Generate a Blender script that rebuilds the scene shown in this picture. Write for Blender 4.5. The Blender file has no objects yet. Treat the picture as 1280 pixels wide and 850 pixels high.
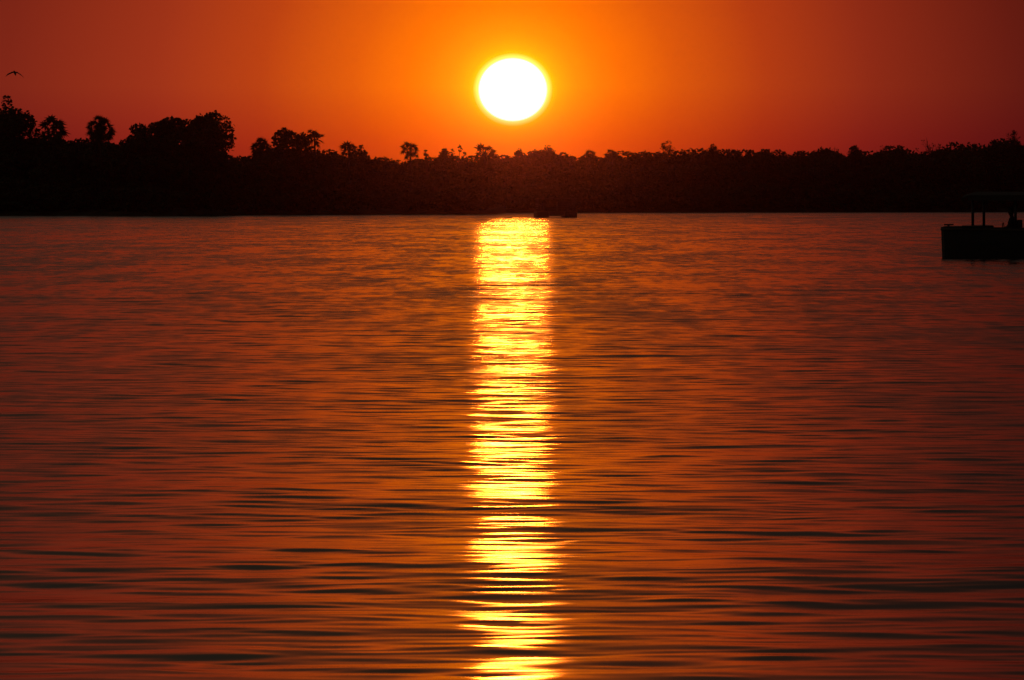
import bpy, math, random
import numpy as np
from mathutils import Vector, Matrix

# ------------------------------------------------------------------ basics
F = 10033.0            # focal length in pixels of the 1280 px wide photograph
CAM_H = 1.5
HORIZON = 258.0
PITCH = math.atan((425.0 - HORIZON) / F)
R = math.radians
scene = bpy.context.scene
col = scene.collection

# ------------------------------------------------------------------ camera
cam_data = bpy.data.cameras.new('camera')
cam = bpy.data.objects.new('camera', cam_data)
col.objects.link(cam)
cam.location = (0, 0, CAM_H)
cam.rotation_euler = (math.pi / 2 - PITCH, 0, 0)
cam_data.sensor_width = 36.0
cam_data.lens = 36.0 * F / 1280.0
cam_data.clip_start = 0.5
cam_data.clip_end = 20000
scene.camera = cam

# ------------------------------------------------------------------ world
SUN_EL = math.atan((425.0 - 112.0) / F) - PITCH
SUN_AZ = 1.0 / F
world = bpy.data.worlds.new('World')
scene.world = world
world.use_nodes = True
wt = world.node_tree
for n in list(wt.nodes):
    wt.nodes.remove(n)
WN, WL = wt.nodes.new, wt.links.new


def wmath(op, a, b=None, clamp=False):
    n = WN('ShaderNodeMath')
    n.operation = op
    n.use_clamp = clamp
    for i, v in enumerate((a, b)):
        if v is None:
            continue
        if isinstance(v, (int, float)):
            n.inputs[i].default_value = v
        else:
            WL(v, n.inputs[i])
    return n.outputs[0]


def wcol(op, a, b):
    n = WN('ShaderNodeMix')
    n.data_type = 'RGBA'
    n.blend_type = op
    n.inputs['Factor'].default_value = 1.0
    for s, v in (('A', a), ('B', b)):
        sock = [i for i in n.inputs if i.name == s and i.type == 'RGBA'][0]
        if isinstance(v, tuple):
            sock.default_value = v + (1,)
        else:
            WL(v, sock)
    return [o for o in n.outputs if o.type == 'RGBA'][0]


def wramp(fac, stops, scale):
    n = WN('ShaderNodeValToRGB')
    cr = n.color_ramp
    while len(cr.elements) > 1:
        cr.elements.remove(cr.elements[-1])
    for i, (p, c) in enumerate(stops):
        e = cr.elements[0] if i == 0 else cr.elements.new(p)
        e.position = p
        e.color = tuple(v / scale for v in c) + (1,)
    WL(fac, n.inputs[0])
    return wcol('MULTIPLY', n.outputs[0], (scale, scale, scale))


tc = WN('ShaderNodeTexCoord')
sep = WN('ShaderNodeSeparateXYZ')
WL(tc.outputs['Generated'], sep.inputs[0])
azi = wmath('MULTIPLY', wmath('ARCTAN2', sep.outputs[0], sep.outputs[1]), F)   # angles in 1/F radians
ele = wmath('MULTIPLY', wmath('ARCSINE', sep.outputs[2]), F)
da = wmath('SUBTRACT', azi, SUN_AZ * F)
de0 = wmath('SUBTRACT', ele, SUN_EL * F)
de = wmath('MINIMUM', wmath('MULTIPLY', de0, 1.09), wmath('ADD', wmath('MULTIPLY', de0, .12), 103.0))   # the glow stands taller than wide
taper = wmath('SUBTRACT', 1.0, wmath('MULTIPLY', wmath('DIVIDE', wmath('SUBTRACT', de0, 110.0), 450.0, True), .38))
da = wmath('MULTIPLY', da, taper)
rad = wmath('SQRT', wmath('ADD', wmath('MULTIPLY', da, da), wmath('MULTIPLY', de, de)))
# aureole of the low sun in dusty air, and the sun's disc itself
AUR = [(0, (4, 3.6, 3.2)), (42.2, (4, 3.6, 3.0)), (43.6, (2.7, 1.3, 0.2)), (45.5, (2.1, 0.74, 0.0)), (54, (1.8, 0.50, 0.0)),
       (64, (1.5, .41, 0)), (80, (1.25, .315, 0)), (108, (1.06, .228, 0)), (135, (.94, .175, 0)), (200, (.69, .106, .001)),
       (315, (.40, .045, .001)), (450, (.23, .022, .001)), (630, (.10, .008, .0005)), (900, (.03, .003, .0003)), (1500, (0, 0, 0))]
aur = wramp(wmath('DIVIDE', rad, 1600.0, True), [(p / 1600.0, c) for p, c in AUR], 4.0)
# broad red band along the horizon
eup = wmath('MAXIMUM', ele, 0.0)
band = wmath('MULTIPLY', wmath('POWER', 2.71828, wmath('DIVIDE', wmath('MULTIPLY', eup, eup), -470.0 ** 2)),
             wmath('POWER', 2.71828, wmath('MULTIPLY', wmath('MULTIPLY', azi, azi), -1 / 1900.0 ** 2)))
eup = wmath('MAXIMUM', ele, 0.0)
# the glow brightens a little above the dusty air, then gives way to dusk
high = wramp(wmath('DIVIDE', eup, 1800.0, True), [(0, (1, 1, 1)), (.14, (1, 1, 1)), (.22, (.98, .88, 3.0)), (.30, (.95, .80, 3.0)),
                                                 (.38, (.58, .47, 1.6)), (.47, (.2, .16, .6)), (.6, (.04, .035, .1)), (.75, (0, 0, 0))], 3.0)
aur = wcol('MULTIPLY', aur, high)
cb = WN('ShaderNodeCombineXYZ')
WL(wmath('ADD', wmath('MULTIPLY', band, .185), .002), cb.inputs[0])
WL(wmath('ADD', wmath('MULTIPLY', band, .016), .0025), cb.inputs[1])
away = wmath('DIVIDE', wmath('SUBTRACT', rad, 130.0), 300.0, True)
dusk = wmath('DIVIDE', wmath('SUBTRACT', ele, 300.0), 400.0, True)
WL(wmath('ADD', wmath('MULTIPLY', wmath('ADD', wmath('MULTIPLY', band, .008), .003), away), wmath('MULTIPLY', dusk, .0095)), cb.inputs[2])
sky_c = wcol('ADD', wcol('ADD', aur, cb.outputs[0]), wcol('MULTIPLY', (.022, .016, .0), dusk))
# thicker air right above the horizon reddens it, and the right side is duller
low = wramp(wmath('DIVIDE', eup, 200.0, True), [(0, (.62, .33, .9)), (.38, (.82, .5, .95)), (.75, (1, 1, 1))], 1.0)
sky_c = wcol('MULTIPLY', sky_c, low)
side = wramp(wmath('ADD', wmath('DIVIDE', azi, 1600.0), .5, True),
             [(.1, (.9, .9, .95)), (.5, (1, 1, 1)), (.7, (.86, .78, .9)), (.9, (.52, .50, .65)), (1, (.5, .5, .6))], 1.0)
sky_c = wcol('MULTIPLY', sky_c, side)
bg1 = WN('ShaderNodeBackground')
WL(sky_c, bg1.inputs[0])
sky = WN('ShaderNodeTexSky')
sky.sky_type = 'NISHITA'
sky.sun_disc = False
sky.sun_elevation = SUN_EL
sky.sun_rotation = SUN_AZ
sky.air_density = 2.0
sky.dust_density = 1.5
sky.ozone_density = 3.0
bg2 = WN('ShaderNodeBackground')
WL(sky.outputs[0], bg2.inputs[0])
bg2.inputs[1].default_value = 0.005
add = WN('ShaderNodeAddShader')
WL(bg1.outputs[0], add.inputs[0])
WL(bg2.outputs[0], add.inputs[1])
out = WN('ShaderNodeOutputWorld')
WL(add.outputs[0], out.inputs[0])
world.cycles.sampling_method = 'MANUAL'
world.cycles.sample_map_resolution = 2048

# ------------------------------------------------------------------ sun
sun_data = bpy.data.lights.new('sun', 'SUN')
sun_data.energy = 0.0195
sun_data.angle = R(0.5)
sun_data.color = (1.0, 0.20, 0.011)
sun = bpy.data.objects.new('sun', sun_data)
col.objects.link(sun)
sdir = Vector((math.sin(SUN_AZ) * math.cos(SUN_EL), math.cos(SUN_AZ) * math.cos(SUN_EL), math.sin(SUN_EL)))
sun.rotation_euler = sdir.to_track_quat('Z', 'Y').to_euler()
sun.location = (0, 100, 60)

vs = scene.view_settings
vs.view_transform = 'Standard'
vs.look = 'None'
vs.exposure = 0.0
vs.gamma = 1.0
vs.use_curve_mapping = False
scene.cycles.use_denoising = True
scene.cycles.denoiser = 'OPENIMAGEDENOISE'
scene.cycles.max_bounces = 6
scene.cycles.volume_bounces = 0

rng = np.random.default_rng(11)
random.seed(5)

# ------------------------------------------------------------------ materials


def principled(name, color, rough=.7, noise=None, metallic=0.0):
    m = bpy.data.materials.new(name)
    m.use_nodes = True
    b = m.node_tree.nodes['Principled BSDF']
    b.inputs['Roughness'].default_value = rough
    b.inputs['Metallic'].default_value = metallic
    b.inputs['Base Color'].default_value = tuple(color) + (1,)
    if noise:
        nt = m.node_tree
        t = nt.nodes.new('ShaderNodeTexNoise')
        t.inputs['Scale'].default_value = noise[0]
        t.inputs['Detail'].default_value = 5
        c = nt.nodes.new('ShaderNodeTexCoord')
        nt.links.new(c.outputs['Object'], t.inputs['Vector'])
        r = nt.nodes.new('ShaderNodeValToRGB')
        r.color_ramp.elements[0].position = .3
        r.color_ramp.elements[1].position = .7
        r.color_ramp.elements[0].color = tuple(color) + (1,)
        r.color_ramp.elements[1].color = tuple(noise[1]) + (1,)
        nt.links.new(t.outputs['Fac'], r.inputs['Fac'])
        nt.links.new(r.outputs['Color'], b.inputs['Base Color'])
    return m


M_LEAF = principled('foliage', (.035, .05, .018), .7, (.6, (.07, .085, .03)))
M_PALM = principled('palm_leaf', (.045, .06, .025), .6, (1.2, (.08, .09, .04)))
M_BARK = principled('bark', (.06, .045, .035), .9, (3, (.12, .095, .07)))
M_LAND = principled('river_bank_earth', (.06, .045, .03), .95, (.2, (.1, .08, .045)))
M_HULL = principled('boat_paint', (.035, .04, .035), .45, (2, (.05, .05, .045)))
M_DECK = principled('boat_deck', (.09, .065, .045), .7, (4, (.13, .1, .07)))
M_CANVAS = principled('canvas', (.07, .065, .055), .85, (6, (.09, .085, .07)))
M_METAL = principled('painted_metal', (.08, .08, .08), .4, (10, (.11, .11, .105)), .6)
M_SKIN = principled('skin', (.14, .075, .05), .55, (12, (.16, .085, .06)))
M_SHIRT = principled('shirt_cloth', (.06, .06, .075), .9, (20, (.075, .075, .09)))
M_TROUSERS = principled('trouser_cloth', (.05, .045, .04), .9, (20, (.06, .055, .05)))
M_HAIR = principled('hair', (.015, .012, .01), .6, (30, (.03, .02, .015)))
M_FEATHER = principled('feathers', (.04, .035, .03), .8, (8, (.07, .06, .05)))


# ------------------------------------------------------------------ helpers
def mesh_obj(name, verts, faces, mat, parent=None, smooth=False):
    me = bpy.data.meshes.new(name)
    me.from_pydata([tuple(v) for v in verts], [], faces)
    me.validate()
    if mat:
        me.materials.append(mat)
    if smooth:
        me.shade_smooth()
    o = bpy.data.objects.new(name, me)
    col.objects.link(o)
    if parent:
        o.parent = parent
    return o


def thing(name, label, cat, loc=(0, 0, 0), group=None, rz=0.0):
    o = bpy.data.objects.new(name, None)
    o.empty_display_size = .3
    col.objects.link(o)
    o.location = loc
    o.rotation_euler = (0, 0, rz)
    o['label'] = label
    o['category'] = cat
    if group:
        o['group'] = group
    return o


def copy_thing(src, label=None):
    o = src.copy()
    col.objects.link(o)
    if label:
        o['label'] = label
    for ch in list(src.children):
        c = ch.copy()
        col.objects.link(c)
        c.parent = o
    return o


class MB:
    def __init__(self):
        self.v, self.f = [], []

    def quad_strip(self, rings, closed=True, caps=True):
        base = len(self.v)
        n = len(rings[0])
        for r in rings:
            self.v.extend([tuple(p) for p in r])
        for i in range(len(rings) - 1):
            for j in range(n if closed else n - 1):
                a = base + i * n + j
                b = base + i * n + (j + 1) % n
                self.f.append((a, b, b + n, a + n))
        if caps:
            self.f.append(tuple(base + j for j in reversed(range(n))))
            self.f.append(tuple(base + (len(rings) - 1) * n + j for j in range(n)))

    def tube(self, pts, radii, n=8, caps=True):
        rings = []
        pts = [Vector(p) for p in pts]
        for i, p in enumerate(pts):
            d = (pts[min(i + 1, len(pts) - 1)] - pts[max(i - 1, 0)]).normalized()
            u = d.orthogonal().normalized() if abs(d.z) > .95 or i == 0 else None
            if u is None:
                u = (pu - d * pu.dot(d)).normalized()
            pu = u
            w = d.cross(u)
            rings.append([p + (u * math.cos(t) + w * math.sin(t)) * radii[i]
                          for t in (2 * math.pi * k / n for k in range(n))])
        self.quad_strip(rings, True, caps)

    def box(self, c, s, bev=.0, rz=0.0):
        x, y, z = (q / 2 for q in s)
        b = min(bev, x * .9, y * .9, z * .9)
        if b <= 0:
            prof = [(-x, -y), (x, -y), (x, y), (-x, y)]
            rings = [[(px, py, h) for px, py in prof] for h in (-z, z)]
        else:
            def ring(i, h):
                a, d = x - i, y - i
                return [(-a + b, -d, h), (a - b, -d, h), (a, -d + b, h), (a, d - b, h),
                        (a - b, d, h), (-a + b, d, h), (-a, d - b, h), (-a, -d + b, h)]
            rings = [ring(b * .7, -z), ring(0, -z + b), ring(0, z - b), ring(b * .7, z)]
        ca, sa = math.cos(rz), math.sin(rz)
        rings = [[(c[0] + p[0] * ca - p[1] * sa, c[1] + p[0] * sa + p[1] * ca, c[2] + p[2]) for p in r] for r in rings]
        self.quad_strip(rings)

    def build(self, name, mat, parent=None, smooth=False):
        return mesh_obj(name, self.v, self.f, mat, parent, smooth)


# ------------------------------------------------------------------ water
def axis(segs):
    out = [segs[0][0]]
    for a, b, d0, d1 in segs:
        p = a
        L = b - a
        while p < b - 1e-6:
            t = (p - a) / L
            p = p + d0 + (d1 - d0) * t
            if p > b - .3 * (d0 + (d1 - d0) * t):
                p = b
            out.append(p)
    return np.array(out, dtype=np.float64)


def build_water():
    xs_half = axis([(0, 9, .075, .09), (9, 16, .12, .4), (16, 60, .6, 3), (60, 300, 6, 40), (300, 1500, 80, 300)])
    xs = np.concatenate([-xs_half[:0:-1], xs_half])
    ys = axis([(-200, 10, 30, 3), (10, 19, 1, .06), (19, 32, .026, .03), (32, 70, .03, .055), (70, 130, .055, .12),
               (130, 320, .15, .5), (320, 900, .6, 3), (900, 2600, 20, 60)])
    dx = np.gradient(xs)
    dy = np.gradient(ys)
    X, Y = np.meshgrid(xs.astype(np.float32), ys.astype(np.float32))
    Z = np.zeros_like(X)
    miss = np.zeros_like(X)
    N = 110
    lam = np.exp(np.linspace(math.log(.16), math.log(9.0), N))
    # slope variance per band: strongest between half a metre and two metres
    w = np.exp(-.5 * ((np.log(lam) - math.log(.44)) / .66) ** 2) + .06
    w = w / w.sum() * SLOPE ** 2
    for l, v in zip(lam, w):
        k = 2 * math.pi / l
        th = rng.normal(0, R(46)) + R(3)
        kx, ky = k * math.sin(th), k * math.cos(th)
        eff = np.maximum(np.abs(kx) * dx[None, :], np.abs(ky) * dy[:, None]) / (2 * math.pi)
        q = np.clip((1 / eff - 2.5) / 3.0, 0, 1).astype(np.float32)
        ph = rng.uniform(0, 2 * math.pi)
        A = math.sqrt(2 * v) / k
        Z += (A * q) * np.cos((kx * X + ky * Y + ph).astype(np.float32))
        miss += v * (1 - q * q)
    # a breeze roughens the open reach before the far bank
    miss *= np.interp(Y, [450, 1150], [1.0, 2.2]).astype(np.float32) ** 2
    nx, ny = len(xs), len(ys)
    co = np.stack([X, Y, Z], -1).reshape(-1, 3).astype(np.float32)
    i = np.arange((ny - 1) * (nx - 1))
    a = (i // (nx - 1)) * nx + i % (nx - 1)
    quads = np.stack([a, a + 1, a + nx + 1, a + nx], 1).astype(np.int32)
    me = bpy.data.meshes.new('river_water')
    me.vertices.add(len(co))
    me.vertices.foreach_set('co', co.ravel())
    me.loops.add(quads.size)
    me.loops.foreach_set('vertex_index', quads.ravel())
    me.polygons.add(len(quads))
    me.polygons.foreach_set('loop_start', np.arange(0, quads.size, 4, dtype=np.int32))
    me.update(calc_edges=True)
    me.shade_smooth()
    at = me.attributes.new('ripple', 'FLOAT', 'POINT')
    at.data.foreach_set('value', np.sqrt(miss).ravel().astype(np.float32))
    o = bpy.data.objects.new('river_water', me)
    col.objects.link(o)
    o['kind'] = 'structure'
    m = bpy.data.materials.new('river_water')
    m.use_nodes = True
    nt = m.node_tree
    nt.nodes.remove(nt.nodes['Principled BSDF'])
    body = nt.nodes.new('ShaderNodeBsdfDiffuse')
    body.inputs['Color'].default_value = (.02, .02, .022, 1)
    gl = nt.nodes.new('ShaderNodeBsdfAnisotropic')
    gl.distribution = 'BECKMANN'
    fr = nt.nodes.new('ShaderNodeFresnel')
    fr.inputs['IOR'].default_value = 1.333
    mx = nt.nodes.new('ShaderNodeMixShader')
    nt.links.new(fr.outputs[0], mx.inputs[0])
    nt.links.new(body.outputs[0], mx.inputs[1])
    nt.links.new(gl.outputs[0], mx.inputs[2])
    nt.links.new(mx.outputs[0], [q for q in nt.nodes if q.type == 'OUTPUT_MATERIAL'][0].inputs['Surface'])
    an = nt.nodes.new('ShaderNodeAttribute')
    an.attribute_name = 'ripple'

    def mm(op, x, y):
        n = nt.nodes.new('ShaderNodeMath')
        n.operation = op
        for s, q in zip(n.inputs, (x, y)):
            if isinstance(q, (int, float)):
                s.default_value = q
            else:
                nt.links.new(q, s)
        return n.outputs[0]
    # gusts: patches of rougher and calmer water, longer across the wind than along it
    tcn = nt.nodes.new('ShaderNodeTexCoord')
    gust = None
    for sc, wgt in (((.08, .012, 1), .5), ((.5, .05, 1), .9), ((2, .22, 1), .9), ((5, .7, 1), .8)):
        mp = nt.nodes.new('ShaderNodeMapping')
        mp.inputs['Scale'].default_value = sc
        nt.links.new(tcn.outputs['Object'], mp.inputs['Vector'])
        tx = nt.nodes.new('ShaderNodeTexNoise')
        tx.inputs['Scale'].default_value = 1.0
        tx.inputs['Detail'].default_value = 3
        nt.links.new(mp.outputs[0], tx.inputs['Vector'])
        g = mm('MULTIPLY', mm('SUBTRACT', tx.outputs['Fac'], .5), wgt * 2)
        gust = g if gust is None else mm('ADD', gust, g)
    sig = mm('MULTIPLY', an.outputs['Fac'], mm('MAXIMUM', mm('ADD', 1.0, mm('MULTIPLY', gust, 2.7)), .15))
    alpha = mm('ADD', mm('MULTIPLY', sig, 1.2), MICRO)
    nt.links.new(mm('SQRT', alpha, 0), gl.inputs['Roughness'])
    me.materials.append(m)
    print('water verts', len(co))


SLOPE = .0285
MICRO = .012
build_water()

# ------------------------------------------------------------------ land
BANK = [(-1600, 1290), (-120, 1300), (-83, 1309), (-52.5, 1254), (-46, 1368), (-6, 1505), (-3.2, 1560), (-1.0, 1880),
        (60, 2000), (137, 2150), (300, 2200), (1600, 2300)]


def bank_y(x):
    return float(np.interp(x, [p[0] for p in BANK], [p[1] for p in BANK]))


def land_z(x, y):
    d = y - bank_y(x)
    base = float(np.interp(d, [-6, 0, 2, 8, 40, 300, 4000], [-.8, .0, .55, 1.0, 1.6, 2.6, 3.0]))
    return base


lx = sorted(set([p[0] for p in BANK] + list(np.linspace(-150, 260, 206)) + list(np.linspace(-1600, 1600, 41)) + list(np.linspace(-8, 2, 21))))
ld = [-6, -2, -.5, 0, .7, 2, 4, 8, 15, 25, 40, 80, 160, 300, 700, 1500, 4000]
lv, lf = [], []
for d in ld:
    for x in lx:
        y = bank_y(x) + d
        z = land_z(x, y)
        if 0 < d < 300:
            z += random.uniform(-.12, .2) * min(1, d / 2)
        lv.append((x, y + (random.uniform(-.8, .8) if abs(d) < 9 else 0), z))
n = len(lx)
for j in range(len(ld) - 1):
    for i in range(n - 1):
        a = j * n + i
        lf.append((a, a + 1, a + n + 1, a + n))
ground = mesh_obj('ground', lv, lf, M_LAND, None, True)
ground['kind'] = 'structure'


def spot(px, back):
    """ground point seen at picture column px, `back` metres behind the water's edge"""
    x = 0.0
    for _ in range(12):
        x = (px - 640) / F * (bank_y(x) + back) if not (600 < px < 626) else x
        if px <= 612:
            x = min(x, -5.0)
    if 600 < px < 626:
        D = 1505 if px <= 612 else 1885
        x = (px - 640) / F * (D + back)
        return x, D + back, 1.2
    y = bank_y(x) + back
    return x, y, land_z(x, y)


def height_at(py, y):
    return CAM_H + (HORIZON - py) / F * y


# ------------------------------------------------------------------ vegetation meshes
def leaf_cloud(lobes, density, size, squash=1.0, seed=0, shell=.55):
    """leaf-sized quads spread through the volume of ellipsoid lobes (centre, radii)"""
    g = np.random.default_rng(seed)
    V, Fc = [], []
    for c, r in lobes:
        nl = int(density * (r[0] * r[1] + r[1] * r[2] + r[0] * r[2]))
        d = g.normal(size=(nl, 3))
        d /= np.linalg.norm(d, axis=1)[:, None]
        rr = g.uniform(shell, 1.0, nl) ** .6 * (1 + np.clip(.2 * g.normal(size=nl), -.3, .22) * (g.random(nl) < .35))
        p = np.array(c) + d * rr[:, None] * np.array(r)
        for q in p:
            a = g.normal(size=3)
            a /= np.linalg.norm(a)
            b = np.cross(a, g.normal(size=3))
            b /= np.linalg.norm(b)
            s = size * g.uniform(.6, 1.35)
            t = s * g.uniform(.45, .75)
            k = len(V)
            V += [q - a * s * .5, q + b * t * .5, q + a * s * .5, q - b * t * .5]
            Fc.append((k, k + 1, k + 2, k + 3))
    return V, Fc


def make_trunk(H, r, tips, parent, seed, name='trunk'):
    g = random.Random(seed)
    mb = MB()
    lean = (g.uniform(-.05, .05) * H, g.uniform(-.05, .05) * H)
    fork = .42 * H
    top = Vector((lean[0], lean[1], fork))
    mb.tube([(0, 0, -.4), (0, 0, .15), (lean[0] * .4, lean[1] * .4, fork * .5), top], [r * 1.5, r * 1.1, r * .9, r * .75], 8)
    for t in tips:
        t = Vector(t)
        mid = top.lerp(t, .5) + Vector((g.uniform(-.3, .3), g.uniform(-.3, .3), g.uniform(.1, .6)))
        st = Vector((lean[0] * .8, lean[1] * .8, fork * g.uniform(.75, .98)))
        mb.tube([st, mid, t], [r * .55, r * .34, r * .12], 6)
    return mb.build(name, M_BARK, parent, True)


def broadleaf(name, label, H, W, seed, style='round', group=None, cat='tree'):
    """H metres tall, W metres wide; style decides where the lobes of the crown sit"""
    g = random.Random(seed)
    root = thing(name, label, cat, group=group)
    lobes = []
    if style == 'round':
        for k in range(20):
            a = g.uniform(0, 6.28)
            q = g.uniform(.1, .72)
            z = g.uniform(.35, .88)
            wz = math.sqrt(max(.1, 1 - ((z - .55) / .5) ** 2))
            lobes.append(((math.cos(a) * q * W / 2 * wz, math.sin(a) * q * W / 2 * wz, z * H),
                          [W * g.uniform(.13, .21), W * g.uniform(.13, .21), H * g.uniform(.07, .12)]))
        lobes.append(((0, 0, .9 * H), [W * .16, W * .16, H * .085]))
    elif style == 'spread':          # layered, flat-topped like an acacia
        for k in range(17):
            a = g.uniform(0, 6.28)
            q = math.sqrt(g.uniform(.02, 1)) * .84
            z = .94 - .3 * q * q - g.uniform(0, .22)
            lobes.append(((math.cos(a) * q * W / 2, math.sin(a) * q * W / 2, z * H),
                          [W * g.uniform(.09, .15), W * g.uniform(.09, .15), H * g.uniform(.04, .07)]))
        for k in range(12):
            a = g.uniform(0, 6.28)
            q = math.sqrt(g.uniform(.02, 1)) * .7
            lobes.append(((math.cos(a) * q * W / 2, math.sin(a) * q * W / 2, g.uniform(.35, .7) * H),
                          [W * g.uniform(.1, .18), W * g.uniform(.1, .18), H * g.uniform(.05, .1)]))
    elif style == 'tall':
        for k in range(22):
            a = g.uniform(0, 6.28)
            q = g.uniform(.1, .72)
            z = g.uniform(.3, .93)
            lobes.append(((math.cos(a) * q * W / 2, math.sin(a) * q * W / 2, z * H),
                          [W * g.uniform(.14, .24), W * g.uniform(.14, .24), H * g.uniform(.06, .1)]))
    elif style == 'bush':            # leaves right down to the ground
        for k in range(20):
            a = g.uniform(0, 6.28)
            q = g.uniform(.05, .74)
            z = g.uniform(.08, .9) * (1 - .35 * q)
            lobes.append(((math.cos(a) * q * W / 2, math.sin(a) * q * W / 2, z * H),
                          [W * g.uniform(.13, .22), W * g.uniform(.13, .22), H * g.uniform(.08, .14)]))
    elif style == 'sparse':
        for k in range(9):
            a = g.uniform(0, 6.28)
            q = g.uniform(.2, .8)
            z = g.uniform(.5, .93)
            lobes.append(((math.cos(a) * q * W / 2, math.sin(a) * q * W / 2, z * H),
                          [W * g.uniform(.08, .14), W * g.uniform(.08, .14), H * g.uniform(.03, .06)]))
    dens = {'sparse': 34, 'spread': 46, 'bush': 30}.get(style, 34)
    V, Fc = leaf_cloud(lobes, dens, .52, seed=seed)
    P = np.array(V)
    # fit the crown to the wanted outline: outermost leaves reach H and W
    zt = np.percentile(P[:, 2], 99.7)
    z0 = 0.0 if style == 'bush' else P[:, 2].min() * .6
    sx = W / (np.percentile(P[:, 0], 99.3) - np.percentile(P[:, 0], .7))
    sy = W / (np.percentile(P[:, 1], 99.3) - np.percentile(P[:, 1], .7))
    mx, my = [(np.percentile(P[:, i], 99.3) + np.percentile(P[:, i], .7)) / 2 for i in (0, 1)]
    sz = (H - z0) / (zt - z0)

    def fit(p):
        return ((p[0] - mx) * sx, (p[1] - my) * sy, z0 + (p[2] - z0) * sz)
    V = [fit(p) for p in P]
    mesh_obj('crown', V, Fc, M_LEAF, root)
    tips = [fit(l[0]) for l in lobes if l[0][2] > .42 * H][:9]
    make_trunk(H, .022 * H + .03, tips, root, seed)
    return root


def twiggy(name, label, H, W, seed, leaves=.25, group=None, trunk_frac=.35):
    """nearly bare tree: a fan of branches and twigs"""
    g = random.Random(seed)
    root = thing(name, label, 'tree', group=group)
    tr = MB()
    tr.tube([(0, 0, -.4), (0, 0, .2), (.1, 0, H * trunk_frac)], [.03 * H, .024 * H, .018 * H], 8)
    tr.build('trunk', M_BARK, root, True)
    cr = MB()
    V, Fc = [], []

    def grow(p, d, L, r, depth):
        q = p + d * L
        mid = p.lerp(q, .5) + Vector((g.uniform(-1, 1), g.uniform(-1, 1), g.uniform(-.3, .6))) * L * .07
        cr.tube([p, mid, q], [r, r * .8, r * .6], 5 if depth < 2 else 4)
        if depth >= 4:
            tips.append(q)
            return
        for k in range(3 if depth else 7):
            nd = (d + Vector((g.gauss(0, 1), g.gauss(0, 1), g.gauss(.12, .7))) * (.45 if depth else .6)).normalized()
            grow(q if k else p.lerp(q, .7), nd, L * g.uniform(.58, .82), max(r * .56, .03), depth + 1)
    tips = []
    grow(Vector((.1, 0, H * trunk_frac)), Vector((0, 0, 1)), H * .2, .016 * H, 0)
    # scale to the wanted outline
    P = np.array(cr.v)
    base = np.array((.1, 0, H * trunk_frac))
    hi = P[:, 2].max()
    wi = max(abs(P[:, 0]).max(), abs(P[:, 1]).max())
    S = np.array((W / 2 / wi, W / 2 / wi, (H - base[2]) / (hi - base[2])))
    P = base + (P - base) * S
    verts = [tuple(p) for p in P]
    faces = list(cr.f)
    crown = mesh_obj('crown', verts, faces, M_BARK, root)
    if leaves > 0:
        lobes = []
        for t in tips:
            if g.random() < leaves:
                q = base + (np.array(t) - base) * S
                lobes.append((tuple(q), [.45, .45, .35]))
        V, Fc = leaf_cloud(lobes, 22, .35, seed=seed)
        if V:
            mesh_obj('foliage', V, Fc, M_LEAF, root)
    return root


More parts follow.
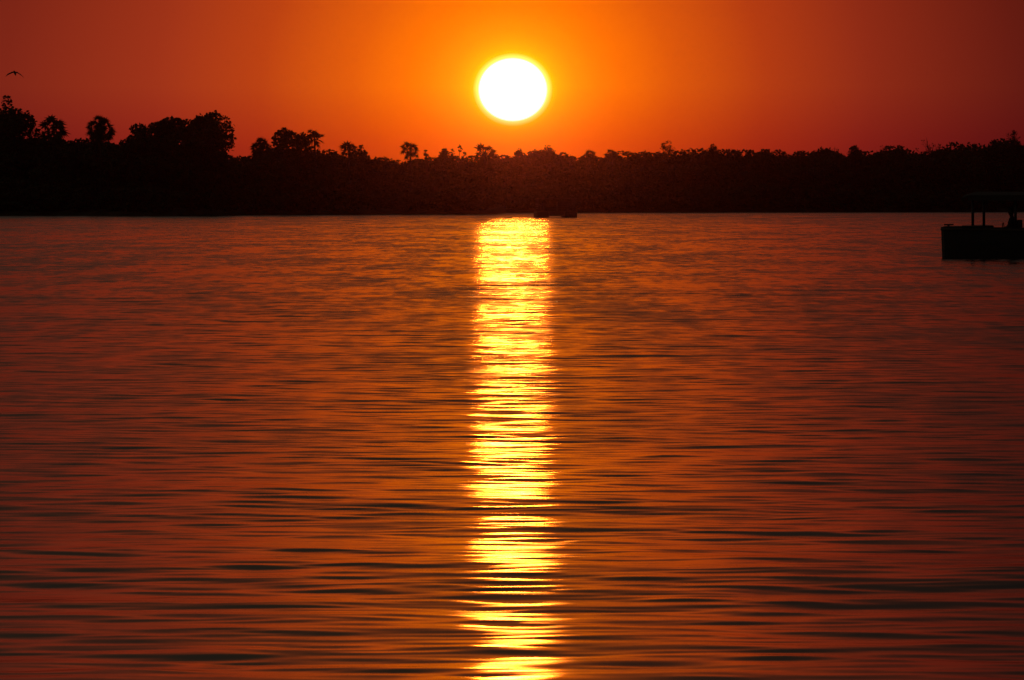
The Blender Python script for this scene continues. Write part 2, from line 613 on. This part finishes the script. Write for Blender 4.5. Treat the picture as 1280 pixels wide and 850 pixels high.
def palm(name, label, H, W, seed, fans=18, fan=.5, lumpy=True, skirt=0, lean=0.0, group='fan palms rising above the far bank'):
    """fan palm: H to the top of the crown, W crown width"""
    g = random.Random(seed)
    root = thing(name, label, 'palm', group=group)
    Rc = W / 2
    hub = Vector((lean, 0, H - Rc * .98))
    tr = MB()
    tr.tube([(0, 0, -.4), (0, 0, .4), (lean * .35, .05, hub.z * .5), (hub.x, 0, hub.z)],
            [.3, .22, .19, .15], 9)
    tr.build('trunk', M_BARK, root, True)
    V, Fc = [], []
    pet = MB()

    def blade(c, d, t, nrm, rf, spread, droop):
        nb = 9
        k0 = len(V)
        V.append(tuple(c))
        for i in range(2 * nb + 1):
            ph = -spread + spread * i / nb
            r = rf * (.45 if i % 2 == 0 else g.uniform(.88, 1.05)) * (1 - .12 * abs(ph) / spread)
            q = c + (d * math.cos(ph) + t * math.sin(ph)) * r + nrm * (.10 * r * math.cos(ph * 3))
            q.z -= droop * (r / rf) ** 2 * rf
            V.append(tuple(q))
        for i in range(nb):
            Fc.append((k0, k0 + 1 + 2 * i, k0 + 2 + 2 * i, k0 + 3 + 2 * i))
    for k in range(fans):
        # even spread of directions over the upper sphere and somewhat below
        u = (k + .5) / fans
        z = 1 - u * 1.8
        a = k * 2.39996 + g.uniform(-.35, .35)
        s = math.sqrt(max(0, 1 - z * z))
        d = Vector((s * math.cos(a), s * math.sin(a), z + g.uniform(-.12, .12))).normalized()
        rf = Rc * fan * 1.15 * g.uniform(.85, 1.2)
        L = (Rc - rf * .9) * (g.uniform(.85, 1.12) if (lumpy and k % 3) or k % 4 else g.uniform(.1, .55))
        c = hub + d * L
        c.z -= .06 * Rc * (1 - z)
        pet.tube([hub, hub.lerp(c, .55) + Vector((0, 0, .08 * Rc)), c], [.06, .045, .035], 5)
        t = d.cross(Vector((g.uniform(-.6, .6), g.uniform(-.6, .6), 1))).normalized()
        nrm = d.cross(t).normalized()
        blade(c, d, t, nrm, rf, 2.5 if lumpy else 1.6, g.uniform(.1, .35))
        if not lumpy or g.random() < .8:
            blade(c, d, nrm, t, rf * .8, 1.3, g.uniform(.1, .35))
    for k in range(skirt):
        a = k * 2.39996
        d = Vector((math.cos(a) * .55, math.sin(a) * .55, -1)).normalized()
        c = hub + d * Rc * .35
        pet.tube([hub, c], [.05, .03], 5)
        t = d.cross(Vector((math.cos(a + 1.2), math.sin(a + 1.2), 0))).normalized()
        blade(c, d, t, d.cross(t), Rc * .55, .7, .15)
    base = len(V)
    verts = V + pet.v
    faces = Fc + [tuple(base + i for i in f) for f in pet.f]
    mesh_obj('crown', verts, faces, M_PALM, root)
    return root


# ------------------------------------------------------------------ skyline: distinct trees
def at(px, top, back):
    x, y, z = spot(px, back)
    return (x, y, z), height_at(top, y) - z, y / F      # place, height, metres per pixel


def put(o, loc, rz=None):
    o.location = loc
    o.rotation_euler = (0, 0, random.uniform(0, 6.28) if rz is None else rz)


PALMS = [  # px, top, width px, back, fans, fan size, lumpy, skirt, lean, label
    (68, 137, 40, 16, 12, .5, True, 5, .2, 'fan palm with a lumpy open crown beside the big tree at the left edge'),
    (126, 141, 36, 14, 42, .42, False, 12, 0, 'fan palm with a full round dense crown, below and right of the bird'),
    (326, 168, 27, 18, 34, .44, False, 6, 0, 'round dense palm at the left end of the clump left of the orange glow'),
    (393, 156, 27, 22, 11, .5, True, 4, -.4, 'tall fan palm with drooping fans at the right end of its clump'),
    (436, 171, 27, 18, 12, .48, True, 4, 0, 'open crowned fan palm with a round bush against its right side'),
    (513, 172, 26, 26, 15, .44, True, 4, 0, 'small lone palm with a thin bare trunk, left of the sun'),
    (606, 174, 30, 20, 15, .44, True, 5, 0, 'fan palm with a wide ragged crown just below the left edge of the sun'),
    (738, 185, 20, 24, 26, .46, False, 5, 0, 'small flat topped palm to the right below the sun, left one of a close pair'),
    (765, 184, 21, 22, 26, .46, False, 5, 0, 'small flat topped palm to the right below the sun, right one of a close pair'),
]
for i, (px, top, wpx, back, fans, fan, lumpy, skirt, lean, label) in enumerate(PALMS):
    loc, H, mpp = at(px - lean / .15 * 0, top, back)
    o = palm('fan_palm', label, H, wpx * mpp * 1.15, 40 + i, fans, fan, lumpy, skirt, lean)
    put(o, (loc[0] - lean, loc[1], loc[2]), 0)

FEATURES = [  # px, top, width px, back, style, label
    (8, 121, 34, 34, 'tall', 'tallest tree, cut off by the left edge, with a small tuft on top'),
    (22, 137, 58, 20, 'round', 'broad rounded tree at the left edge in front of the tallest one'),
    (192, 151, 78, 30, 'spread', 'wide layered tree forming the left half of the biggest crown on the left bank'),
    (230, 146, 84, 22, 'spread', 'wide flat topped tree in the middle of the biggest crown on the left bank'),
    (267, 141, 50, 26, 'tall', 'tall steep sided tree at the right end of the biggest crown on the left bank'),
    (248, 148, 60, 18, 'round', 'dense tree filling the biggest crown on the left bank left of its steep sided end'),
    (176, 160, 44, 18, 'round', 'low outer tree at the left foot of the biggest crown on the left bank'),
    (358, 161, 32, 20, 'round', 'knobbly tree between the round palm and the tall drooping palm'),
    (378, 167, 26, 24, 'round', 'dark tree touching the left side of the tall drooping palm'),
    (453, 182, 22, 14, 'round', 'round bushy tree leaning against the open crowned palm'),
    (414, 187, 16, 16, 'sparse', 'small thin tree in the gap right of the tall drooping palm'),
    (533, 187, 13, 30, 'sparse', 'little umbrella shaped tree just right of the lone thin palm'),
    (556, 186, 22, 24, 'round', 'low dome shaped tree between the umbrella tree and the ragged palm'),
    (573, 181, 20, 30, 'sparse', 'thin see-through tree left of the ragged palm'),
    (650, 187, 18, 26, 'round', 'small dome shaped tree straight below the sun'),
    (685, 184, 28, 24, 'round', 'wider dome shaped tree below the right edge of the sun'),
    (672, 187, 14, 40, 'sparse', 'thin tree touching the left side of the wider dome below the sun'),
    (810, 188, 17, 30, 'sparse', 'feathery low tree left of the tall tufted tree'),
    (890, 181, 28, 22, 'round', 'solid dome shaped tree standing out right of the tall tufted tree'),
    (955, 187, 32, 22, 'spread', 'flat topped tree at the start of the right bank rise'),
    (1070, 183, 26, 26, 'round', 'low dome shaped tree in the middle of the right bank'),
    (1125, 183, 24, 24, 'round', 'low dome shaped tree left of the twiggy dome on the right bank'),
    (1241, 176, 26, 24, 'round', 'rounded tree on the right bank straight above the canopy of the dark river boat'),
]
for i, (px, top, wpx, back, style, label) in enumerate(FEATURES):
    loc, H, mpp = at(px, top, back)
    o = broadleaf('tree', label, H, wpx * mpp, 100 + i, style)
    put(o, loc, 0)

TWIGGY = [
    (831, 177, 22, 30, .35, .62, 'tall thin tree ending in a twiggy tuft, right below the sun glow'),
    (1042, 182, 24, 30, .10, .4, 'low twiggy tree left of the middle of the right bank'),
    (1163, 171, 38, 30, .10, .35, 'large twiggy dome shaped tree standing highest of the right bank middle'),
    (1266, 164, 30, 32, .25, .4, 'twiggy tree at the right edge above the boat'),
    (1001, 187, 18, 36, .15, .4, 'small twiggy tree between the flat topped tree and the low twiggy one'),
    (1107, 182, 22, 36, .12, .4, 'small twiggy tree between the two low domes of the right bank'),
]
for i, (px, top, wpx, back, lf_, tf, label) in enumerate(TWIGGY):
    loc, H, mpp = at(px, top, back)
    o = twiggy('bare_tree', label, H, wpx * mpp, 300 + i, lf_, None, tf)
    put(o, loc)

# ------------------------------------------------------------------ skyline: the closed thicket
SKY = [(-160, 168), (0, 168), (47, 174), (88, 175), (105, 174), (140, 178), (147, 188), (160, 186), (205, 180), (290, 192), (312, 194), (340, 188),
       (380, 187), (410, 195), (460, 197), (480, 199), (520, 199), (545, 195), (560, 194), (590, 198), (620, 198), (650, 195), (700, 193),
       (720, 192), (750, 194), (780, 194), (800, 196), (860, 193), (880, 191), (905, 192), (925, 194), (945, 192), (955, 189),
       (985, 191), (1010, 192), (1040, 189), (1070, 189), (1100, 188), (1140, 188), (1160, 184), (1190, 184), (1230, 182), (1260, 179), (1440, 176)]


def sky_top(px):
    return float(np.interp(px, [p[0] for p in SKY], [p[1] for p in SKY]))


LAB_L = 'dark leafy tree lost in the closed thicket of the left bank'
LAB_R = 'dark leafy tree lost in the closed thicket of the right bank'
GRP_L, GRP_R = 'thicket trees of the left bank', 'thicket trees of the right bank'
PROTO = [broadleaf('thicket_tree', LAB_L, 10, 9 + .4 * k, 500 + k, 'bush' if k % 4 else 'round') for k in range(8)]
used = set()


def thicket(px, top, back):
    (loc, H, mpp) = at(px, top, back)
    k = random.randrange(len(PROTO))
    o = PROTO[k] if k not in used else copy_thing(PROTO[k])
    used.add(k)
    o['label'], o['group'] = (LAB_L, GRP_L) if px <= 618 else (LAB_R, GRP_R)
    put(o, loc)
    s = H / 10.0
    o.scale = (s * random.uniform(.95, 1.25), s * random.uniform(.95, 1.25), s)


# back row carries the skyline, two rows in front close it down to the water
px = -24.0
while px < 1306:
    lift = random.choice((-5, -3, -1, 0, 1, 3, 5, 7)) if px > 640 else random.choice((-3, -1, 0, 1, 2, 4))
    if any(abs(px - p[0]) < 22 for p in PALMS[5:]):
        lift = max(lift, 3)
    thicket(px, sky_top(px) + lift, random.uniform(38, 60))
    px += random.uniform(11, 18)
px = -20.0
while px < 1306:
    thicket(px, sky_top(px) + random.uniform(9, 22), random.uniform(18, 30))
    px += random.uniform(17, 26)
LAB_BL = 'low dark bush at the waterline of the left bank'
LAB_BR = 'low dark bush at the waterline of the right bank'
BUSH = [broadleaf('bush', LAB_BL, 5, 7.5, 600 + k, 'bush', None, 'bush') for k in range(5)]
bused = set()
px = -14.0
while px < 1300:
    (loc, H, mpp) = at(px, 268 - random.uniform(26, 44), random.uniform(2.5, 7))
    k = random.randrange(5)
    o = BUSH[k] if k not in bused else copy_thing(BUSH[k])
    bused.add(k)
    o['label'], o['group'] = (LAB_BL, 'waterline bushes of the left bank') if px <= 618 else (LAB_BR, 'waterline bushes of the right bank')
    put(o, loc)
    s = H / 5.0
    o.scale = (s * random.uniform(1, 1.3), s * random.uniform(1, 1.3), s)
    px += random.uniform(20, 30)


# ------------------------------------------------------------------ skinned figures
def skinned(name, joints, edges, mat, parent=None, root=0, levels=1):
    """one continuous surface grown around a skeleton of (x, y, z, radius)"""
    me = bpy.data.meshes.new(name)
    me.from_pydata([j[:3] for j in joints], edges, [])
    o = bpy.data.objects.new(name, me)
    col.objects.link(o)
    md = o.modifiers.new('skin', 'SKIN')
    md.use_smooth_shade = True
    for i, sv in enumerate(me.skin_vertices[0].data):
        r = joints[i][3]
        sv.radius = r if isinstance(r, tuple) else (r, r)
        sv.use_root = i == root
    sb = o.modifiers.new('subdivision', 'SUBSURF')
    sb.levels = sb.render_levels = levels
    me.materials.append(mat)
    if parent:
        o.parent = parent
    return o


def seated_person(label, loc, rz):
    """facing local -x, sitting on a seat 0.42 m above its base"""
    p = thing('person', label, 'person', loc, None, rz)
    J, E = [], []

    def j(x, y, z, r, prev=None):
        J.append((x, y, z, r))
        if prev is not None:
            E.append((prev, len(J) - 1))
        return len(J) - 1
    pel = j(0, 0, .52, (.15, .12))
    ch = j(.02, 0, .70, (.14, .11), pel)
    up = j(.0, 0, .88, (.16, .10), ch)
    nk = j(-.02, 0, .99, .058, up)
    ja = j(-.035, 0, 1.06, .070, nk)
    hd = j(-.04, 0, 1.12, .095, ja)
    ht = j(-.03, 0, 1.19, .098, hd)
    j(-.025, 0, 1.235, .062, ht)
    j(-.135, 0, 1.115, .020, hd)
    for s in (-1, 1):
        j(-.02, s * .098, 1.125, .022, hd)
    for s in (-1, 1):
        sh = j(0, s * .17, .90, .062, up)
        el = j(-.09, s * .26, .68, .045, sh)
        wr = j(-.30, s * .16, .62, .032, el)
        pa = j(-.36, s * .14, .615, .036, wr)
        for k in range(4):
            f1 = j(-.41, s * (.10 + .022 * k), .61, .010, pa)
            j(-.44 - .004 * (k in (1, 2)), s * (.10 + .022 * k), .585, .008, f1)
        th = j(-.36, s * .095, .605, .011, pa)
        j(-.395, s * .085, .59, .009, th)
        hp = j(-.06, s * .10, .50, .095, pel)
        kn = j(-.46, s * .13, .50, .065, hp)
        an = j(-.44, s * .13, .09, .042, kn)
        j(-.56, s * .14, .04, .04, an)
    skinned('body', J, E, M_SKIN, p, 0, 1)
    # shirt and trousers follow the body
    J2 = [(0, 0, .53, (.165, .135)), (.02, 0, .70, (.157, .127)), (0, 0, .88, (.175, .118)), (-.012, 0, .955, (.075, .075))]
    E2 = [(0, 1), (1, 2), (2, 3)]
    for s in (-1, 1):
        a = len(J2)
        J2 += [(0, s * .175, .90, .077), (-.07, s * .245, .73, .062)]
        E2 += [(2, a), (a, a + 1)]
    skinned('shirt', J2, E2, M_SHIRT, p, 0, 1)
    J3 = [(0, 0, .51, (.166, .135))]
    E3 = []
    for s in (-1, 1):
        a = len(J3)
        J3 += [(-.06, s * .10, .50, .108), (-.46, s * .13, .50, .08), (-.44, s * .13, .16, .062)]
        E3 += [(0, a), (a, a + 1), (a + 1, a + 2)]
    skinned('trousers', J3, E3, M_TROUSERS, p, 0, 1)
    hb = MB()
    rings = []
    for k in range(6):
        t = k / 5 * 1.45
        rr = .118 * math.cos(t)
        rings.append([(-.02 + rr * math.cos(a) * (1.0 if math.cos(a) > -.3 else .92), rr * math.sin(a) * .92,
                       1.165 + .118 * math.sin(t) - (.05 * (1 - k / 5) if math.cos(a) > .2 else 0)) for a in np.linspace(0, 6.283, 17)[:-1]])
    hb.quad_strip(rings)
    hb.build('hair', M_HAIR, p, True)
    return p


# ------------------------------------------------------------------ cruise boat at the right edge
def cruise_boat():
    D = 235.0
    x0 = (1177.5 - 640) / F * D
    rz = R(-12)
    b = thing('cruise_boat', 'dark river boat with a flat canopy on posts, cut off by the right edge', 'boat',
              (x0 + .11, D + 1.0, 0), None, rz)
    # local +x runs aft from the bow
    st = [(0.0, .55, .90), (.12, .80, .90), (.5, 1.0, .90), (1.2, 1.12, .89), (2.5, 1.17, .87), (5, 1.2, .86), (8.2, 1.12, .88)]
    mb = MB()
    rings = []
    for x, w, h in st:
        rake = .03 if x < .2 else 0
        prof = [(0, -.28), (w * .72, -.24), (w * .95, .0), (w, .45), (w * 1.02, h), (w * 1.02 - .09, h), (w * .9 - .08, .36), (0, .36)]
        pts = [(x + rake * (1 - z / .9), y, z) for y, z in prof] + [(x + rake * (1 - z / .9), -y, z) for y, z in prof[-2:0:-1]]
        rings.append(pts)
    mb.quad_strip(rings, True, True)
    mb.build('hull', M_HULL, b)
    # stem plate closes the blunt bow above the floor
    bw = MB()
    bw.box((.05, 0, .62), (.08, 1.02, .52), .02)
    bw.build('bow_panel', M_HULL, b)
    fd = MB()
    fd.box((.42, 0, .895), (.62, 1.7, .05), .02)
    fd.build('foredeck', M_DECK, b)
    bi = MB()
    bi.tube([(.18, -.3, .9), (.18, -.3, .985)], [.035, .035], 8)
    bi.tube([(.05, -.3, .965), (.33, -.3, .965)], [.022, .022], 8)
    bi.build('mooring_cleat', M_METAL, b)
    co = MB()
    co.box((1.0, -1.1, .905), (.62, .10, .075), .025)
    co.box((1.0, 1.1, .905), (.62, .10, .075), .025)
    co.build('coaming', M_HULL, b)
    for s in (-1, 1):
        rr = MB()
        rr.tube([(x + .02, s * (w * 1.02 + .02), h - .07) for x, w, h in st], [.035] * len(st), 8)
        rr.build('rub_rail', M_DECK, b, True)
    for xp in (1.02, 2.28, 3.6, 5.0, 6.4, 7.8):
        for s in (-1, 1):
            pm = MB()
            pm.tube([(xp, s * 1.08, .80), (xp, s * 1.08, 1.80)], [.042, .042], 8)
            pm.build('post', M_METAL, b, True)
    # canopy: cambered roof with a hanging valance
    rm = MB()
    rings = []
    for x, dz in ((.72, -.07), (.95, 0), (3, .0), (6, -.02), (8.0, -.03), (8.15, -.06)):
        top = [(x, y, 1.93 + dz - .10 * (y / 1.25) ** 2) for y in np.linspace(-1.27, 1.27, 9)]
        bot = [(x, y, 1.86 + dz - .10 * (y / 1.25) ** 2) for y in np.linspace(1.27, -1.27, 9)]
        rings.append(top + bot)
    rm.quad_strip(rings, True, True)
    roof = rm.build('roof', M_CANVAS, b)
    vm = MB()
    for s in (-1, 1):
        vm.box((4.4, s * 1.275, 1.735), (7.0, .02, .13), 0)
    vm.build('valance', M_CANVAS, roof)
    for s in (-1, 1):
        for xb in (3.2, 4.6, 6.0):
            sm = MB()
            sm.box((xb, s * .62, .60), (.5, .9, .09), .03)
            sm.box((xb + .24, s * .62, .85), (.07, .9, .48), .03)
            sm.box((xb, s * .62, .455), (.4, .08, .19), .01)
            sm.build('bench', M_DECK, b)
    sm = MB()
    sm.box((2.08, -.62, .60), (.5, .8, .09), .03)
    sm.box((2.02, -.62, .455), (.4, .08, .19), .01)
    sm.box((2.33, -.62, .86), (.07, .8, .5), .03)
    sm.build('bench', M_DECK, b)
    hm = MB()
    hm.box((1.42, .45, .58), (.30, .7, .50), .05)
    hm.tube([(1.52, .45, .78), (1.72, .45, .86)], [.02, .02], 6)
    hm.tube([(1.69 + .05 * math.sin(t) * 0, .45 + .15 * math.cos(t), .87 + .15 * math.sin(t)) for t in np.linspace(0, 6.28, 17)], [.014] * 17, 6)
    hm.build('steering_console', M_HULL, b)
    em = MB()
    em.box((8.45, 0, .85), (.45, .38, .5), .1)
    em.box((8.4, 0, .25), (.2, .14, .9), .04)
    em.build('outboard_motor', M_METAL, b)
    return b, rz


boat, brz = cruise_boat()
M3 = Matrix.Translation(boat.location) @ Matrix.Rotation(brz, 4, 'Z')
seat = M3 @ Vector((2.12, -.62, .22))
seated_person('person sitting under the flat canopy of the dark river boat, in silhouette', seat, brz)


# ------------------------------------------------------------------ pontoon boat in front of the far bank
def pontoon_boat():
    D = 1075.0
    b = thing('pontoon_boat', 'far twin hulled boat beside the upper end of the glitter, seen end on', 'boat',
              ((696 - 640) / F * D, D, 0), None, R(2))
    for s in (-1, 1):
        hm = MB()
        rings = []
        for y, k in ((-.2, .55), (.25, .88), (1.2, 1), (8.5, 1), (9.6, .9), (10, .6)):
            pr = [(-.72, -.3), (.72, -.3), (.9, .0), (.92, .62), (.82, .78), (-.82, .78), (-.92, .62), (-.9, 0)]
            rings.append([(s * 1.87 + px_ * (1 - (1 - k) * .35), y, pz if pz > .5 else .5 - (.5 - pz) * k) for px_, pz in pr])
        hm.quad_strip(rings)
        hm.build('pontoon', M_HULL, b)
    dm = MB()
    dm.box((0, 5, .50), (2.1, 9.6, .56), .03)
    dm.box((0, 5, .84), (5.4, 9.9, .11), .03)
    dm.build('deck', M_DECK, b)
    for s in (-1, 1):
        for y in (.4, 3.2, 6.2, 9.4):
            pm = MB()
            pm.tube([(s * 2.45, y, .88), (s * 2.45, y, 2.5)], [.05, .05], 8)
            pm.build('post', M_METAL, b, True)
    rl = MB()
    for z in (1.2, 1.5, 1.8):
        rl.tube([(-2.45, .3, z), (2.45, .3, z)], [.03, .03], 6)
        for s in (-1, 1):
            rl.tube([(s * 2.45, .3, z), (s * 2.45, 9.5, z)], [.03, .03], 6)
    for x in np.linspace(-2.2, 2.2, 7):
        rl.tube([(x, .3, .88), (x, .3, 1.8)], [.02, .02], 6)
    rl.build('railing', M_METAL, b)
    rm = MB()
    rings = []
    for y in (-.1, .1, 9.7, 9.9):
        e = 0 if .05 < y < 9.8 else -.05
        rings.append([(x, y, 2.68 + e - .12 * (x / 2.7) ** 2) for x in np.linspace(-2.7, 2.7, 9)] +
                     [(x, y, 2.56 - e * .5 - .12 * (x / 2.7) ** 2) for x in np.linspace(2.7, -2.7, 9)])
    rm.quad_strip(rings)
    rm.build('roof', M_CANVAS, b)
    cm = MB()
    cm.box((1.1, 6.5, 1.5), (1.6, 2.2, 1.22), .05)
    cm.build('bar_cabin', M_HULL, b)
    for s in (-1, 1):
        bm_ = MB()
        bm_.box((s * 1.7, 3, 1.2), (.5, 3.6, .1), .02)
        bm_.box((s * 1.98, 3, 1.45), (.08, 3.6, .5), .02)
        bm_.box((s * 1.7, 3, 1.02), (.4, 3.2, .24), .02)
        bm_.build('bench', M_DECK, b)


pontoon_boat()


# ------------------------------------------------------------------ bird
def bird():
    D = 420.0
    u = D / F
    x = (19 - 640) * u
    z = CAM_H + (HORIZON - 91.3) * u
    mb = MB()
    # body: spindle along the flight direction (towards the river, slightly left)
    prof = [(-.40, .006), (-.34, .022), (-.27, .028), (-.18, .04), (-.05, .058), (.08, .052), (.2, .03), (.3, .03), (.38, .022)]
    rings = []
    for t, r in prof:
        fl = .35 if t > .22 else 1.0
        wd = 1.6 if t > .22 else 1.0
        rings.append([(math.cos(a) * r * wd, t, math.sin(a) * r * fl - .01) for a in np.linspace(0, 6.283, 9)[:-1]])
    mb.quad_strip(rings)
    # wings: arched, leading edge thick, tips drooping
    for s in (-1, 1):
        rings = []
        n = 12
        for i in range(n + 1):
            q = i / n
            xx = s * (.02 + .46 * q)
            zz = .02 + .02 * math.sin(min(q * 2.2, 1) * 3.1) - .235 * q ** 1.75 * (1 if s > 0 else .98)
            c = .25 * (1 - .2 * q) * (1 if q < .75 else max(.12, 1 - (q - .75) * 3.4))
            y0 = -.10 + .05 * q
            th = .026 * (1 - .55 * q)
            rings.append([(xx, y0, zz), (xx, y0 + c * .3, zz + th), (xx, y0 + c, zz - .004), (xx, y0 + c * .3, zz - th)])
        if s < 0:
            rings = [r[::-1] for r in rings]
        mb.quad_strip(rings)
    o = mb.build('bird', M_FEATHER, None, True)
    o.location = (x, D, z)
    o.rotation_euler = (R(20), R(3), R(12))
    o['label'] = 'dark bird gliding with arched wings above the palms at the upper left'
    o['category'] = 'bird'


bird()

# ------------------------------------------------------------------ haze
hv = [(-1650, -220, -1.0), (1650, -220, -1.0), (1650, 6600, -1.0), (-1650, 6600, -1.0)]
hv += [(a, b_, 32.0) for a, b_, c in hv]
haze = mesh_obj('haze', hv, [(3, 2, 1, 0), (4, 5, 6, 7), (0, 1, 5, 4), (1, 2, 6, 5), (2, 3, 7, 6), (3, 0, 4, 7)], None)
haze['kind'] = 'stuff'
hm_ = bpy.data.materials.new('haze')
hm_.use_nodes = True
nt = hm_.node_tree
for q in list(nt.nodes):
    if q.type != 'OUTPUT_MATERIAL':
        nt.nodes.remove(q)
pv = nt.nodes.new('ShaderNodeVolumePrincipled')
pv.inputs['Color'].default_value = (.11, .055, .18, 1)
pv.inputs['Density'].default_value = 6e-5
pv.inputs['Anisotropy'].default_value = .988
nt.links.new(pv.outputs[0], [q for q in nt.nodes if q.type == 'OUTPUT_MATERIAL'][0].inputs['Volume'])
haze.data.materials.append(hm_)
